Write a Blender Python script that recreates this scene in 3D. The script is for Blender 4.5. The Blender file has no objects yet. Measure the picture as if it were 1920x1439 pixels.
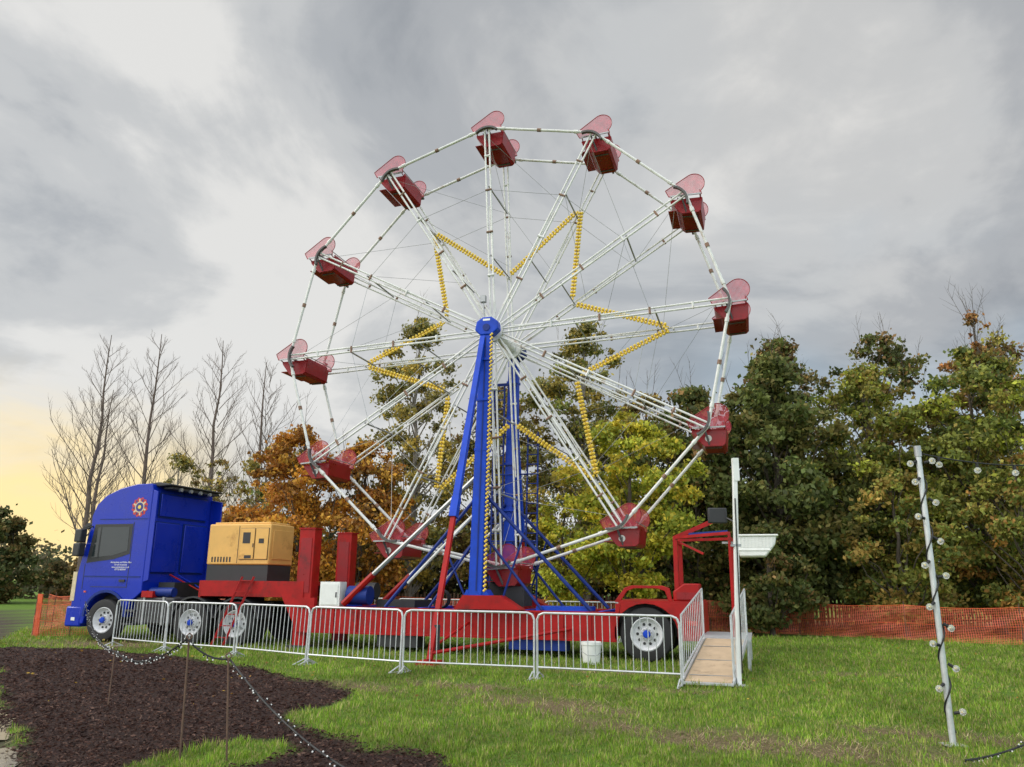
import bpy, math, random, bmesh
import numpy as np
from mathutils import Vector, Matrix
random.seed(7); rng=np.random.default_rng(7)
S=bpy.context.scene
# ------------------------------------------------------------------ materials
MATS={}
def nodes(name):
    m=bpy.data.materials.new(name); m.use_nodes=True
    nt=m.node_tree; b=nt.nodes['Principled BSDF']
    return m,nt,b
def mat(name,col,rough=.5,metal=0.,var=.15,scale=6.,dirt=None,dirtamt=.0,bump=0.,coat=0.,spec=.5):
    if name in MATS: return MATS[name]
    m,nt,b=nodes(name)
    tc=nt.nodes.new('ShaderNodeTexCoord')
    n=nt.nodes.new('ShaderNodeTexNoise'); n.inputs['Scale'].default_value=scale; n.inputs['Detail'].default_value=6
    n.inputs['Roughness'].default_value=.65
    nt.links.new(tc.outputs['Object'],n.inputs['Vector'])
    mr=nt.nodes.new('ShaderNodeMapRange'); mr.inputs[1].default_value=.3; mr.inputs[2].default_value=.7
    mr.inputs[3].default_value=1-var; mr.inputs[4].default_value=1+var
    nt.links.new(n.outputs['Fac'],mr.inputs[0])
    mx=nt.nodes.new('ShaderNodeVectorMath'); mx.operation='SCALE'; mx.inputs[0].default_value=col[:3]
    nt.links.new(mr.outputs[0],mx.inputs['Scale'])
    out=mx.outputs[0]
    if dirt:
        n2=nt.nodes.new('ShaderNodeTexNoise'); n2.inputs['Scale'].default_value=scale*.6; n2.inputs['Detail'].default_value=9; n2.inputs['Roughness'].default_value=.75
        nt.links.new(tc.outputs['Object'],n2.inputs['Vector'])
        r2=nt.nodes.new('ShaderNodeMapRange'); r2.inputs[1].default_value=.62-dirtamt*.3; r2.inputs[2].default_value=.75-dirtamt*.2
        nt.links.new(n2.outputs['Fac'],r2.inputs[0])
        mm=nt.nodes.new('ShaderNodeMix'); mm.data_type='RGBA'
        nt.links.new(r2.outputs[0],mm.inputs[0]); nt.links.new(out,mm.inputs[6]); mm.inputs[7].default_value=(*dirt,1)
        out=mm.outputs[2]
    nt.links.new(out,b.inputs['Base Color'])
    rr=nt.nodes.new('ShaderNodeMapRange'); rr.inputs[1].default_value=.3; rr.inputs[2].default_value=.7
    rr.inputs[3].default_value=max(0,rough-.08); rr.inputs[4].default_value=min(1,rough+.12)
    nt.links.new(n.outputs['Fac'],rr.inputs[0]); nt.links.new(rr.outputs[0],b.inputs['Roughness'])
    b.inputs['Metallic'].default_value=metal
    b.inputs['Specular IOR Level'].default_value=spec
    if coat: b.inputs['Coat Weight'].default_value=coat
    if bump:
        bp=nt.nodes.new('ShaderNodeBump'); bp.inputs['Strength'].default_value=bump; bp.inputs['Distance'].default_value=.01
        nt.links.new(n.outputs['Fac'],bp.inputs['Height']); nt.links.new(bp.outputs[0],b.inputs['Normal'])
    MATS[name]=m; return m
RED=mat('red_paint',(.34,.005,.005),.45,var=.25,scale=3,dirt=(.12,.012,.01),dirtamt=.25,spec=.3)
DRED=mat('gondola_red',(.27,.005,.010),.32,var=.2,scale=3,dirt=(.09,.008,.010),dirtamt=.2,spec=.4)
BLUE=mat('blue_paint',(.003,.050,.47),.40,var=.2,scale=3,dirt=(.01,.03,.18),dirtamt=.15,spec=.3)
CABB=mat('cab_blue',(.002,.022,.38),.28,var=.08,scale=2,coat=.15,spec=.35)
DBLUE=mat('dark_blue_paint',(.006,.025,.18),.5,var=.2,spec=.3)
WHT=mat('white_steel',(.66,.66,.64),.42,var=.15,scale=5,dirt=(.30,.20,.14),dirtamt=.2)
RUST=mat('rusty_clamp',(.22,.13,.09),.7,var=.4,scale=15)
GALV=mat('galvanised',(.55,.57,.58),.42,metal=.5,var=.15,scale=12)
ARC=mat('dark_bracket',(.085,.08,.08),.55,var=.3,scale=10)
BLK=mat('black_rubber',(.018,.018,.019),.75,var=.25,scale=8,bump=.2)
BLKM=mat('black_metal',(.025,.025,.028),.5,var=.25)
CABLE=mat('cable_black',(.012,.012,.013),.6)
WRIM=mat('white_rim',(.62,.63,.65),.35,var=.12,scale=10,dirt=(.25,.22,.2),dirtamt=.1)
GENY=mat('generator_yellow',(.70,.40,.11),.5,var=.08,scale=3,dirt=(.45,.22,.05),dirtamt=.12)
GLASS=mat('dark_glass',(.02,.028,.03),.06,var=.1)
WPL=mat('white_plastic',(.74,.75,.73),.4,var=.06)
WOOD=mat('ramp_plywood',(.46,.34,.22),.7,var=.15,scale=4,bump=.2,dirt=(.22,.15,.09),dirtamt=.25)
FWOOD=mat('fence_wood',(.13,.08,.05),.85,var=.35,scale=4)
BARK=mat('bark',(.085,.068,.052),.9,var=.35,scale=5,bump=.6)
PBARK=mat('pale_bark',(.26,.23,.20),.85,var=.4,scale=3,dirt=(.05,.04,.035),dirtamt=.4)
BBARK=mat('bare_bark',(.13,.095,.08),.9,var=.3,scale=3)
ORPL=mat('orange_plastic',(.75,.12,.03),.5)
RODM=mat('rusty_rod',(.12,.07,.045),.7,var=.3)
STEEL=mat('steel_grey',(.36,.37,.38),.4,metal=.5,var=.2)
def simple(name,col,rough=.4,**k):
    m,nt,b=nodes(name); b.inputs['Base Color'].default_value=(*col,1); b.inputs['Roughness'].default_value=rough
    for kk,v in k.items(): b.inputs[kk.replace('_',' ')].default_value=v
    return m
YEL=mat('yellow_bulb',(.82,.58,.07),.3,var=.08)
BULB=simple('bulb_glass',(.9,.9,.86),.05,Transmission_Weight=.75,IOR=1.3)
TEXTW=simple('white_lettering',(.8,.8,.8),.5)
LEDM=simple('led_white',(.8,.8,.78),.3)
def meshmat(name,col,solid,nu=1,back=.5):
    m,nt,b=nodes(name); L=nt.links
    uv=nt.nodes.new('ShaderNodeUVMap'); sp=nt.nodes.new('ShaderNodeSeparateXYZ'); L.new(uv.outputs[0],sp.inputs[0])
    def edge(s,th):
        fr=nt.nodes.new('ShaderNodeMath'); fr.operation='FRACT'; L.new(s,fr.inputs[0])
        lt=nt.nodes.new('ShaderNodeMath'); lt.operation='LESS_THAN'; L.new(fr.outputs[0],lt.inputs[0]); lt.inputs[1].default_value=th
        return lt.outputs[0]
    a=edge(sp.outputs[0],solid); c=edge(sp.outputs[1],solid)
    mx=nt.nodes.new('ShaderNodeMath'); mx.operation='MAXIMUM'; L.new(a,mx.inputs[0]); L.new(c,mx.inputs[1])
    n=nt.nodes.new('ShaderNodeTexNoise'); n.inputs['Scale'].default_value=.15; n.inputs['Detail'].default_value=5
    L.new(uv.outputs[0],n.inputs['Vector'])
    mr=nt.nodes.new('ShaderNodeMapRange'); mr.inputs[1].default_value=.3; mr.inputs[2].default_value=.7; mr.inputs[3].default_value=.65; mr.inputs[4].default_value=1.25
    L.new(n.outputs['Fac'],mr.inputs[0])
    sc=nt.nodes.new('ShaderNodeVectorMath'); sc.operation='SCALE'; sc.inputs[0].default_value=col; L.new(mr.outputs[0],sc.inputs['Scale'])
    L.new(sc.outputs[0],b.inputs['Base Color']); b.inputs['Roughness'].default_value=.5
    L.new(mx.outputs[0],b.inputs['Alpha'])
    return m
GMESH=meshmat('red_perforated',(.50,.04,.07),.33)
OMESH=meshmat('orange_mesh',(.80,.17,.09),.18)
def leafmat(name,tl=.35):
    m,nt,b=nodes(name); L=nt.links
    at=nt.nodes.new('ShaderNodeAttribute'); at.attribute_name='Col'
    L.new(at.outputs['Color'],b.inputs['Base Color']); b.inputs['Roughness'].default_value=.6
    b.inputs['Specular IOR Level'].default_value=.25
    tr=nt.nodes.new('ShaderNodeBsdfTranslucent'); L.new(at.outputs['Color'],tr.inputs['Color'])
    mx=nt.nodes.new('ShaderNodeMixShader'); mx.inputs[0].default_value=tl
    L.new(b.outputs[0],mx.inputs[1]); L.new(tr.outputs[0],mx.inputs[2])
    L.new(mx.outputs[0],nt.nodes['Material Output'].inputs['Surface'])
    return m
LEAF=leafmat('leaves'); GRASSM=leafmat('grass_blades')
# ------------------------------------------------------------------ builder
class Obj:
    def __init__(s,name,M=None):
        s.name=name; s.e=bpy.data.objects.new(name,None); S.collection.objects.link(s.e)
        s.M=M or Matrix.Identity(4); s.e.matrix_world=s.M; s.acc={}; s.n=0
        s.e.empty_display_size=.3
    def a(s,part,m):
        return s.acc.setdefault((part,m.name),([],[],m))
    def add(s,part,m,V,F):
        vs,fs,_=s.a(part,m); o=len(vs); vs.extend([tuple(v) for v in V]); fs.extend([tuple(i+o for i in f) for f in F])
    def box(s,part,m,x0,x1,y0,y1,z0,z1):
        V=[(x,y,z) for x in (x0,x1) for y in (y0,y1) for z in (z0,z1)]
        F=[(0,1,3,2),(4,6,7,5),(0,4,5,1),(2,3,7,6),(0,2,6,4),(1,5,7,3)]
        s.add(part,m,V,F)
    def beam(s,part,m,p,q,w,h,w2=None,h2=None,up=(0,0,1)):
        p=Vector(p);q=Vector(q);d=(q-p).normalized(); u=Vector(up)
        if abs(d.dot(u))>.95: u=Vector((0,1,0))
        a=d.cross(u).normalized(); b=a.cross(d).normalized()
        w2=w2 or w; h2=h2 or h
        V=[]
        for c,ww,hh in ((p,w,h),(q,w2,h2)):
            for sx,sy in ((-1,-1),(1,-1),(1,1),(-1,1)): V.append(c+a*sx*ww/2+b*sy*hh/2)
        s.add(part,m,V,[(0,3,2,1),(4,5,6,7),(0,1,5,4),(1,2,6,5),(2,3,7,6),(3,0,4,7)])
    def tube(s,part,m,p,q,r,r2=None,n=8,caps=True):
        p=Vector(p);q=Vector(q);d=(q-p)
        if d.length<1e-6:return
        d.normalize(); u=Vector((0,0,1)) if abs(d.z)<.9 else Vector((1,0,0))
        a=d.cross(u).normalized(); b=d.cross(a)
        r2=r if r2 is None else r2; V=[]
        for c,rr in ((p,r),(q,r2)):
            for i in range(n):
                t=2*math.pi*i/n; V.append(c+a*(math.cos(t)*rr)+b*(math.sin(t)*rr))
        F=[(i,(i+1)%n,n+(i+1)%n,n+i) for i in range(n)]
        if caps: F+=[tuple(range(n))[::-1],tuple(range(n,2*n))]
        s.add(part,m,V,F)
    def path(s,part,m,P,r,n=6):
        for i in range(len(P)-1): s.tube(part,m,P[i],P[i+1],r,n=n,caps=True)
    def prism(s,part,m,prof,y0,y1,axis='y'):
        n=len(prof); V=[]
        for y in (y0,y1):
            for (x,z) in prof: V.append((x,y,z) if axis=='y' else ((y,x,z) if axis=='x' else (x,z,y)))
        s.add(part,m,V,[tuple(range(n)),tuple(range(2*n-1,n-1,-1))]+[(i,n+i,n+(i+1)%n,(i+1)%n) for i in range(n)])
    def sph(s,part,m,c,r,n=6,k=4,sz=1.):
        V=[(c[0],c[1],c[2]+r*sz)]
        for j in range(1,k):
            t=math.pi*j/k
            for i in range(n):
                a=2*math.pi*i/n; V.append((c[0]+r*math.sin(t)*math.cos(a),c[1]+r*math.sin(t)*math.sin(a),c[2]+r*sz*math.cos(t)))
        V.append((c[0],c[1],c[2]-r*sz)); F=[]
        for i in range(n): F.append((0,1+i,1+(i+1)%n))
        for j in range(k-2):
            for i in range(n):
                a=1+j*n+i; b=1+j*n+(i+1)%n; F.append((a,a+n,b+n,b))
        l=len(V)-1
        for i in range(n): F.append((l,1+(k-2)*n+(i+1)%n,1+(k-2)*n+i))
        s.add(part,m,V,F)
    def lathe(s,part,m,c,prof,n=28,axis='y'):
        V=[];F=[]
        for (o,r) in prof:
            for i in range(n):
                t=2*math.pi*i/n
                if axis=='y': V.append((c[0]+r*math.cos(t),c[1]+o,c[2]+r*math.sin(t)))
                else: V.append((c[0]+r*math.cos(t),c[1]+r*math.sin(t),c[2]+o))
        k=len(prof)
        for j in range(k-1):
            for i in range(n): F.append((j*n+i,j*n+(i+1)%n,(j+1)*n+(i+1)%n,(j+1)*n+i))
        s.add(part,m,V,F)
    def done(s,bevels={}):
        for (part,mn),(vs,fs,m) in s.acc.items():
            me=bpy.data.meshes.new(part); me.from_pydata(vs,[],fs); me.update()
            me.materials.append(m)
            bm=bmesh.new(); bm.from_mesh(me); bmesh.ops.recalc_face_normals(bm,faces=bm.faces); bm.to_mesh(me); bm.free()
            me.polygons.foreach_set('use_smooth',[True]*len(me.polygons)); me.set_sharp_from_angle(angle=math.radians(38))
            o=bpy.data.objects.new(part,me); S.collection.objects.link(o); o.parent=s.e
            if part in bevels:
                bv=o.modifiers.new('b','BEVEL'); bv.width=bevels[part]; bv.segments=3; bv.limit_method='ANGLE'; bv.angle_limit=math.radians(40)
            s.n+=1
        return s.e
def text(parent,name,body,size,loc,rot,m,align='CENTER',shear=0):
    c=bpy.data.curves.new(name,'FONT'); c.body=body; c.size=size; c.align_x=align; c.extrude=.002; c.shear=shear
    o=bpy.data.objects.new(name,c); S.collection.objects.link(o); o.parent=parent; o.location=loc; o.rotation_euler=rot
    c.materials.append(m); return o
PHI=-.2976
MF=Matrix.Translation((-.5015,18.683,0))@Matrix.Rotation(PHI,4,'Z')
# ------------------------------------------------------------------ ferris wheel
H=7.65;R=5.743;W=1.66;AL=-.0448
fw=Obj('ferris_wheel',MF)
def P(a,r,y): return (r*math.sin(a),y,H+r*math.cos(a))
def PO(a,r,t,y):
    return (r*math.sin(a)+t*math.cos(a),y,H+r*math.cos(a)-t*math.sin(a))
for k in range(12):
    a=AL+k*math.pi/6; b=a+math.pi/6
    for y in (0.,W):
        for t in (-1,1):
            fw.tube('spokes',WHT,PO(a,.22,t*.05,y+(.04 if y==0 else -.04)),PO(a,R-.05,t*.062,y),.0245,n=8)
        for rr in (1.5,2.7,3.9,4.9):
            p=PO(a,rr,-.085,y);q=PO(a,rr,.085,y); fw.tube('clamps',RUST if (k+int(rr*2))%3 else WHT,p,q,.03,n=6)
        p=Vector(P(a,R,y));q=Vector(P(b,R,y)); fw.tube('rim',WHT,p,q,.036,n=8)
        for t in (.16,.5,.84):
            c=p.lerp(q,t); d=(q-p).normalized(); fw.tube('rim_clamps',WHT if t!=.5 else RUST,c-d*.05,c+d*.05,.05,n=8)
        fw.tube('tie_cables',STEEL,P(a,R*.68,y),P(b,R*.68,y),.006,n=4)
        arc=[]
        for i in range(9):
            th=(i/8-.5)*1.5; arc.append(PO(a,R-.10+.42*(math.cos(th)-1)+.08,.42*math.sin(th),y-.05 if y==0 else y+.05))
        for i in range(8): fw.beam('rim_brackets',ARC,arc[i],arc[i+1],.05,.10,up=(0,1,0))
    fw.tube('cross_struts',STEEL,P(a,R*.70,0),P(a,R*.70,W),.022,n=6)
    fw.tube('axles',STEEL,P(a,R,-.06),P(a,R,W+.06),.03,n=8)
    fw.tube('cross_struts',STEEL,P(a,R*.36,0),P(a,R*.36,W),.018,n=6)
    fw.tube('tie_cables',STEEL,P(a,R*.70,0),P(b,R*.42,W),.005,n=4)
    fw.tube('tie_cables',STEEL,P(a,R*.95,0),P(b,R*.70,W),.005,n=4)
    fw.tube('tie_cables',STEEL,P(a,R*.70,W),P(a,R*.98,0),.005,n=4)
for k in range(0,12):
    a=AL+k*math.pi/6; b=a+math.pi/6
    for y in (0.03,W-.03):
        if k%2==0: fw.tube('spoke_braces',WHT,P(a,R*.60,y),P(a+.17,.5,y),.017,n=6)
        else: fw.tube('spoke_braces',WHT,P(a,R*.60,y),P(a-.17,.5,y),.017,n=6)
fw.tube('hub_axle',STEEL,(0,-.38,H),(0,W+.38,H),.085,n=16)
for y in (.04,W-.04):
    fw.lathe('hub_discs',WHT,(0,y,H),[(-.05,.0),(-.05,.27),(.05,.27),(.05,0)],n=24)
fw.tube('hub_drum',WHT,(0,.1,H),(0,W-.1,H),.13,n=16)
ys=W-.16
for k in range(12):
    a=AL+k*math.pi/6; b=a+math.pi/6
    ra,rb=(4.30,2.02) if k%2 else (2.02,4.30)
    p=Vector(P(a,ra,ys));q=Vector(P(b,rb,ys)); d=(q-p); L_=d.length; d.normalize(); nrm=d.cross(Vector((0,1,0)))
    p2=p+d*.12;q2=q-d*.12
    fw.beam('star_rails',YEL,p2+Vector((0,.02,0)),q2+Vector((0,.02,0)),.03,.05,up=(0,1,0))
    n=int((L_-.24)/.098)
    for i in range(n):
        c=p2+d*(.05+i*.098)
        for sgn in (-1,1): fw.sph('star_lamps',YEL,c+nrm*.040*sgn+Vector((0,-.025,0)),.042,6,4)
    fw.tube('star_stays',WHT,P(a,ra,ys+.02),P(a,ra,W),.02,n=6)
def lobe():
    pts=[(-.48,.15)]
    cx,cz,r=.20,.27,.255
    for i in range(17):
        t=math.radians(122-i*172/16); pts.append((cx+r*math.cos(t),cz+r*math.sin(t)))
    pts+=[(.38,-.02),(-.40,-.02)]
    return pts
def gondola(idx,ang):
    g=Obj('gondola',MF@Matrix.Translation(P(ang,R,0)))
    g.e.parent=fw.e; g.e.matrix_parent_inverse=Matrix.Identity(4); g.e.matrix_basis=Matrix.Translation(P(ang,R,0))@Matrix.Rotation(random.uniform(-.07,.07),4,'Y')
    y0,y1=.10,W-.10
    lb=lobe()
    tub=[(-.38,-.03),(-.36,-.10),(-.16,-.36),(-.10,-.41),(.28,-.41),(.34,-.36),(.38,-.03)]
    for y in (y0,y1):
        me=bpy.data.meshes.new('side_screen'); V=[(x,y,z) for x,z in lb]; me.from_pydata(V,[],[tuple(range(len(V)))])
        uv=me.uv_layers.new(name='UVMap')
        for li,lo in enumerate(me.loops):
            v=me.vertices[lo.vertex_index].co; uv.data[li].uv=(v.x*38,v.z*38)
        me.materials.append(GMESH); o=bpy.data.objects.new('side_screen',me); S.collection.objects.link(o); o.parent=g.e
        for i in range(len(lb)): 
            p=lb[i];q=lb[(i+1)%len(lb)]; g.tube('screen_frame',DRED,(p[0],y,p[1]),(q[0],y,q[1]),.010,n=6)
        ti=y0+.16 if y==y0 else y1-.16
        g.prism('tub_sides',DRED,tub,ti-.012,ti+.012)
        for xx in (-.34,.34): g.tube('screen_stay',DRED,(xx,y,-.02),(xx,ti,-.05),.014,n=6)
        g.tube('hanger',ARC,(0,y,0),(0,y,-.05),.022,n=6); g.beam('hanger',ARC,(-.1,y,-.02),(.0,ti,-.38),.02,.05)
        g.beam('trim',STEEL,(-.36,y-.015 if y==y0 else y+.015,-.02),(.36,y-.015 if y==y0 else y+.015,-.01),.02,.035)
    t0,t1=y0+.17,y1-.17
    for i in range(len(tub)-1):
        p,q=tub[i],tub[i+1]
        g.beam('tub_shell',DRED,(p[0],(y0+y1)/2,p[1]),(q[0],(y0+y1)/2,q[1]),t1-t0,.02,up=(0,0,1) if abs(p[0]-q[0])>.2 else (1,0,0))
    g.box('bench',BLKM,.0,.31,t0+.02,t1-.02,-.18,-.12); g.box('bench_back',DRED,.325,.355,t0+.02,t1-.02,-.15,.05)
    g.tube('lap_bar',STEEL,(-.2,t0,.02),(-.2,t1,.02),.018); g.tube('grab_rail',STEEL,(.34,y0,.10),(.34,y1,.10),.012)
    for yy in (t0+.15,t1-.15): g.beam('floor_rib',ARC,(-.10,yy,-.425),(.26,yy,-.425),.04,.03)
    g.box('foot_board',DRED,-.44,-.24,t0+.05,t1-.05,-.30,-.285)
    g.done()
    if idx in (8,5,7,4):
        n={8:'1',7:'2',5:'4',4:'5'}[idx]
        g2=Obj('number_plate',None); g2.e.parent=g.e; g2.lathe('plate',WHT,(-.02,y0+.14,-.24),[(-.006,0),(-.006,.075),(.0,.075)],n=18); g2.done()
        text(g.e,'number',n,.12,(-.02,y0+.13,-.285),(math.pi/2,0,0),BLKM)
for k in range(12): gondola(k,AL+k*math.pi/6)
for y,sg in ((-.34,-1),(W+.34,1)):
    fw.beam('tower_column',BLUE,(-.13,y+sg*.06,1.28),(-.03,y,H-.05),.33,.26,.27,.20,up=(0,1,0))
    fw.beam('tower_seam',DBLUE,(-.10,y+sg*.06+sg*.135,1.4),(-.02,y+sg*.105,H-.3),.03,.012,.03,.012,up=(0,1,0))
    for z in (2.2,3.4,4.6,5.8,6.8):
        xx=-.13+(z-1.28)/(H-1.3)*.10; w=.335-(z-1.28)/(H-1.3)*.06
        fw.box('tower_bands',BLUE,xx-w/2-.01,xx+w/2+.01,y-.15,y+.15,z-.03,z+.03)
    cap=[(-.30,H-.10),(-.26,H+.12),(-.10,H+.22),(.12,H+.22),(.28,H+.10),(.30,H-.10),(.14,H-.24),(-.16,H-.24)]
    fw.prism('tower_cap',DBLUE if sg>0 else BLUE,cap,y-.13,y+.13)
    fw.lathe('bearing',DBLUE,(0,y+sg*.13,H-.05),[(0,.09),(sg*.02,.09),(sg*.02,0)],n=20)
    fw.box('cap_plate',TEXTW,-.09,.09,y+sg*.13-.004,y+sg*.13+.004,H+.12,H+.17)
    top=Vector((-.10,y+sg*.05,H-.25)); foot=Vector((-.28,-2.66 if sg<0 else W+2.66,.10)); mid=top.lerp(foot,.60)
    fw.beam('raking_leg',BLUE,top,mid,.12,.12,.14,.14,up=(0,1,0)); fw.beam('raking_leg_lower',RED,mid,foot,.10,.10,up=(0,1,0))
    fw.beam('leg_sleeve',BLUE,mid-(foot-top).normalized()*.35,mid+(foot-top).normalized()*.1,.165,.165,up=(0,1,0))
    fw.box('foot_pad',RED,foot.x-.22,foot.x+.22,foot.y-.22,foot.y+.22,.02,.09)
    fw.box('foot_block',FWOOD,foot.x-.3,foot.x+.3,foot.y-.3,foot.y+.3,.0,.02)
    fw.tube('leg_tie',RED,(foot.x,foot.y,.22),(2.0,y,.62),.035); fw.tube('leg_tie',RED,(foot.x,foot.y,.3),(foot.x-.05,y,.7),.03)
    fw.tube('leg_jack',BLKM,(foot.x+.05,foot.y+.2*-sg,.25),(foot.x+.05,foot.y+.2*-sg,.75),.07)
    yy=y-sg*.10
    for sx in (-1,1):
        fw.tube('side_strut',DBLUE,(sx*.10-.1,yy,3.55),(sx*2.45,yy,1.0),.042)
        fw.tube('side_strut',DBLUE,(sx*.10-.1,yy,2.6),(sx*1.35,yy,1.0),.032)
        fw.tube('side_strut',DBLUE,(sx*1.0-.1,yy,2.6),(sx*.35,yy,1.0),.025)
    fw.tube('raising_arm',STEEL,(-.25,yy,4.0),(-2.85,yy,1.70),.055); fw.tube('raising_ram',RED,(-2.8,yy,1.74),(-3.55,yy,1.05),.080)
    fw.tube('raising_arm',WHT,(-.2,yy,3.2),(-1.9,yy,1.55),.035)
for i in range(62):
    z=1.4+i*.098; x=.075+(z-1.3)/6.3*.06
    for s_ in (0,1): fw.sph('tower_lamps',YEL,(x+.03*s_,-.34-.17,z+.03*s_),.030,6,4)
for y in (-.34,W+.34):
    fw.prism('pedestal',RED,[(-.62,1.0),(.95,1.0),(.45,1.3),(-.42,1.3)],y-.2,y+.2)
    fw.prism('pedestal_plate',BLUE,[(-.4,1.302),(.2,1.302),(.12,1.42),(-.34,1.42)],y-.17,y+.17)
for x0 in (-.55,.38):
    for dx in (0,.30): fw.beam('ladder_rail',DBLUE,(x0+dx,W+.08,1.1),(x0+dx*.9+.05,W+.14,6.7 if x0<0 else 5.4),.035,.05,up=(0,1,0))
    for i in range(22 if x0<0 else 17):
        z=1.3+i*.25; fw.tube('ladder_rung',DBLUE,(x0+.01,W+.09,z),(x0+.31,W+.09,z),.014,n=6)
for z in (6.72,): fw.beam('ladder_head',DBLUE,(-.55,W+.12,z),(.1,W+.12,z),.05,.07)
for z in (2.6,4.3): fw.tube('ladder_stay',DBLUE,(-.55,W+.1,z),(.7,W+.1,z),.02)
fw.box('small_floodlight',STEEL,-.30,-.16,-.15,-.02,H+.75,H+.92); fw.tube('floodlight_stem',STEEL,(-.2,-.08,H+.2),(-.22,-.08,H+.8),.02)
fw.box('drive_motor',BLKM,.3,.75,.4,1.1,1.05,1.5); fw.lathe('drive_wheel',BLK,(.1,.8,1.45),[(-.1,0),(-.1,.32),(.1,.32),(.1,0)],n=20)
fw.done({'tower_column':.02,'tower_cap':.03})
# ------------------------------------------------------------------ trailer
tr=Obj('fairground_trailer',MF)
Y0,Y1=-.30,W+.30
def wheel(o,part,c,r,w,rim=WRIM,hub=BLUE):
    tyre=[(w*.5,r*.62),(w*.5,r*.93),(w*.3,r),(-w*.3,r),(-w*.46,r*.96),(-w*.5,r*.88),(-w*.5,r*.64),(-w*.4,r*.60)]
    o.lathe(part+'_tyre',BLK,c,tyre,n=40)
    o.lathe(part+'_rim',rim,c,[(-w*.44,r*.62),(-w*.48,r*.58),(-w*.36,r*.54),(-w*.16,r*.46),(-w*.12,r*.26),(-w*.42,r*.22),(-w*.42,0)],n=36)
    o.lathe(part+'_hub',hub,c,[(-w*.43,r*.15),(-w*.60,r*.12),(-w*.62,0)],n=20)
    for i in range(10):
        t=2*math.pi*i/10
        p=(c[0]+r*.36*math.cos(t),c[1]-w*.15,c[2]+r*.36*math.sin(t)); o.tube(part+'_holes',BLKM,p,(p[0],p[1]-.012,p[2]),r*.055,n=10)
        t+=.31; p=(c[0]+r*.19*math.cos(t),c[1]-w*.42,c[2]+r*.19*math.sin(t)); o.tube(part+'_nuts',STEEL,p,(p[0],p[1]-.04,p[2]),r*.03,n=6)
for y in (Y0,Y1-.12):
    tr.box('chassis_rail',RED,-4.75,3.0,y,y+.12,.42,.95)
    tr.box('rail_flange',RED,-4.75,3.0,y-.03,y+.15,.95,.99); tr.box('rail_flange',RED,-4.75,3.0,y-.03,y+.15,.38,.42)
    for i in range(12): tr.box('rail_ribs',RED,-4.4+i*.62,-4.36+i*.62,y-.025,y+.145,.42,.95)
tr.box('deck',DBLUE,-4.6,3.0,Y0+.15,Y1-.15,.86,.93)
for i in range(9): tr.box('crossmember',BLUE,-4.2+i*.85,-4.1+i*.85,Y0+.12,Y1-.12,.93,1.0)
tr.box('deck_gear',BLKM,-2.9,-1.9,.2,1.2,.93,1.15); tr.box('deck_gear',BLUE,1.2,2.4,Y0+.1,.5,.99,1.08)
tr.box('tool_boxes',BLKM,-2.6,-1.6,Y0+.02,Y0+.5,.12,.38); tr.box('tool_boxes',DBLUE,.6,1.9,Y0+.02,Y0+.4,.16,.38)
for yy in (.0,.12): tr.lathe('cable_coil',CABLE,(-1.15,Y0+.3+yy,1.2),[(0,.2),(-.04,.22),(-.08,.2),(-.04,.17),(0,.2)],n=20)
for y in (Y0,Y1-.14):
    tr.box('gooseneck',RED,-7.6,-4.62,y,y+.14,1.18,1.56); tr.prism('gooseneck_drop',RED,[(-5.2,1.18),(-4.3,1.18),(-4.3,.42),(-4.75,.42)],y+.002,y+.135)
tr.box('gooseneck_deck',RED,-7.6,-4.62,Y0+.14,Y1-.14,1.46,1.55)
tr.box('fascia',RED,-7.62,-7.56,Y0,Y1,1.1,1.56)
for y in (Y0+.02,Y1-.36):
    tr.box('support_post',RED,-4.84,-4.42,y,y+.34,1.02,2.82); tr.box('post_cap',RED,-4.86,-4.40,y-.02,y+.36,2.82,2.85)
    tr.box('post_slot',DRED,-4.78,-4.48,y-.012,y,1.3,2.6)
    tr.box('landing_leg',RED,-4.84,-4.5,y,y+.25,.08,1.0); tr.box('landing_foot',BLKM,-4.95,-4.4,y-.05,y+.3,.0,.08)
tr.box('control_box',WPL,-4.15,-3.62,Y0-.02,Y0+.3,.98,1.56); tr.box('control_box_door',WPL,-4.10,-3.67,Y0-.035,Y0-.02,1.03,1.51); tr.box('control_box_trim',BLKM,-3.72,-3.69,Y0-.045,Y0-.035,1.2,1.32)
tr.tube('tank',DBLUE,(-3.5,Y0+.25,1.25),(-2.95,Y0+.25,1.25),.22,n=20); tr.tube('tank',BLKM,(-3.52,Y0+.7,1.35),(-3.0,Y0+.7,1.35),.2,n=20)
arch=[(3.0,.45),(3.0,1.16),(3.12,1.20),(4.2,1.20),(4.75,1.20),(4.75,.45),(4.36,.45)]
for i in range(13):
    t=math.radians(-8+i*196/12); arch.append((3.64+.66*math.cos(t),.58+.60*math.sin(t)))
tr.prism('rear_side',RED,arch,Y0-.10,Y0-.04); tr.prism('rear_side',RED,arch,Y1+.04,Y1+.10)
tr.box('rear_deck',RED,3.0,4.75,Y0-.10,Y1+.10,1.2,1.24); tr.box('rear_plate',RED,4.72,4.78,Y0-.08,Y1+.08,.45,1.2)
tr.box('inner_arch',BLKM,3.0,4.7,Y0+.4,Y1-.4,.5,1.18)
wheel(tr,'wheel',(3.64,Y0+.10,.56),.56,.30); tr.lathe('inner_tyre',BLK,(3.64,Y0+.42,.56),[(-.14,.3),(-.14,.55),(.14,.55),(.14,.3)],n=30)
tr.lathe('far_tyre',BLK,(3.64,Y1-.12,.56),[(-.15,.0),(-.15,.55),(.15,.55),(.15,0)],n=30)
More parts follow.
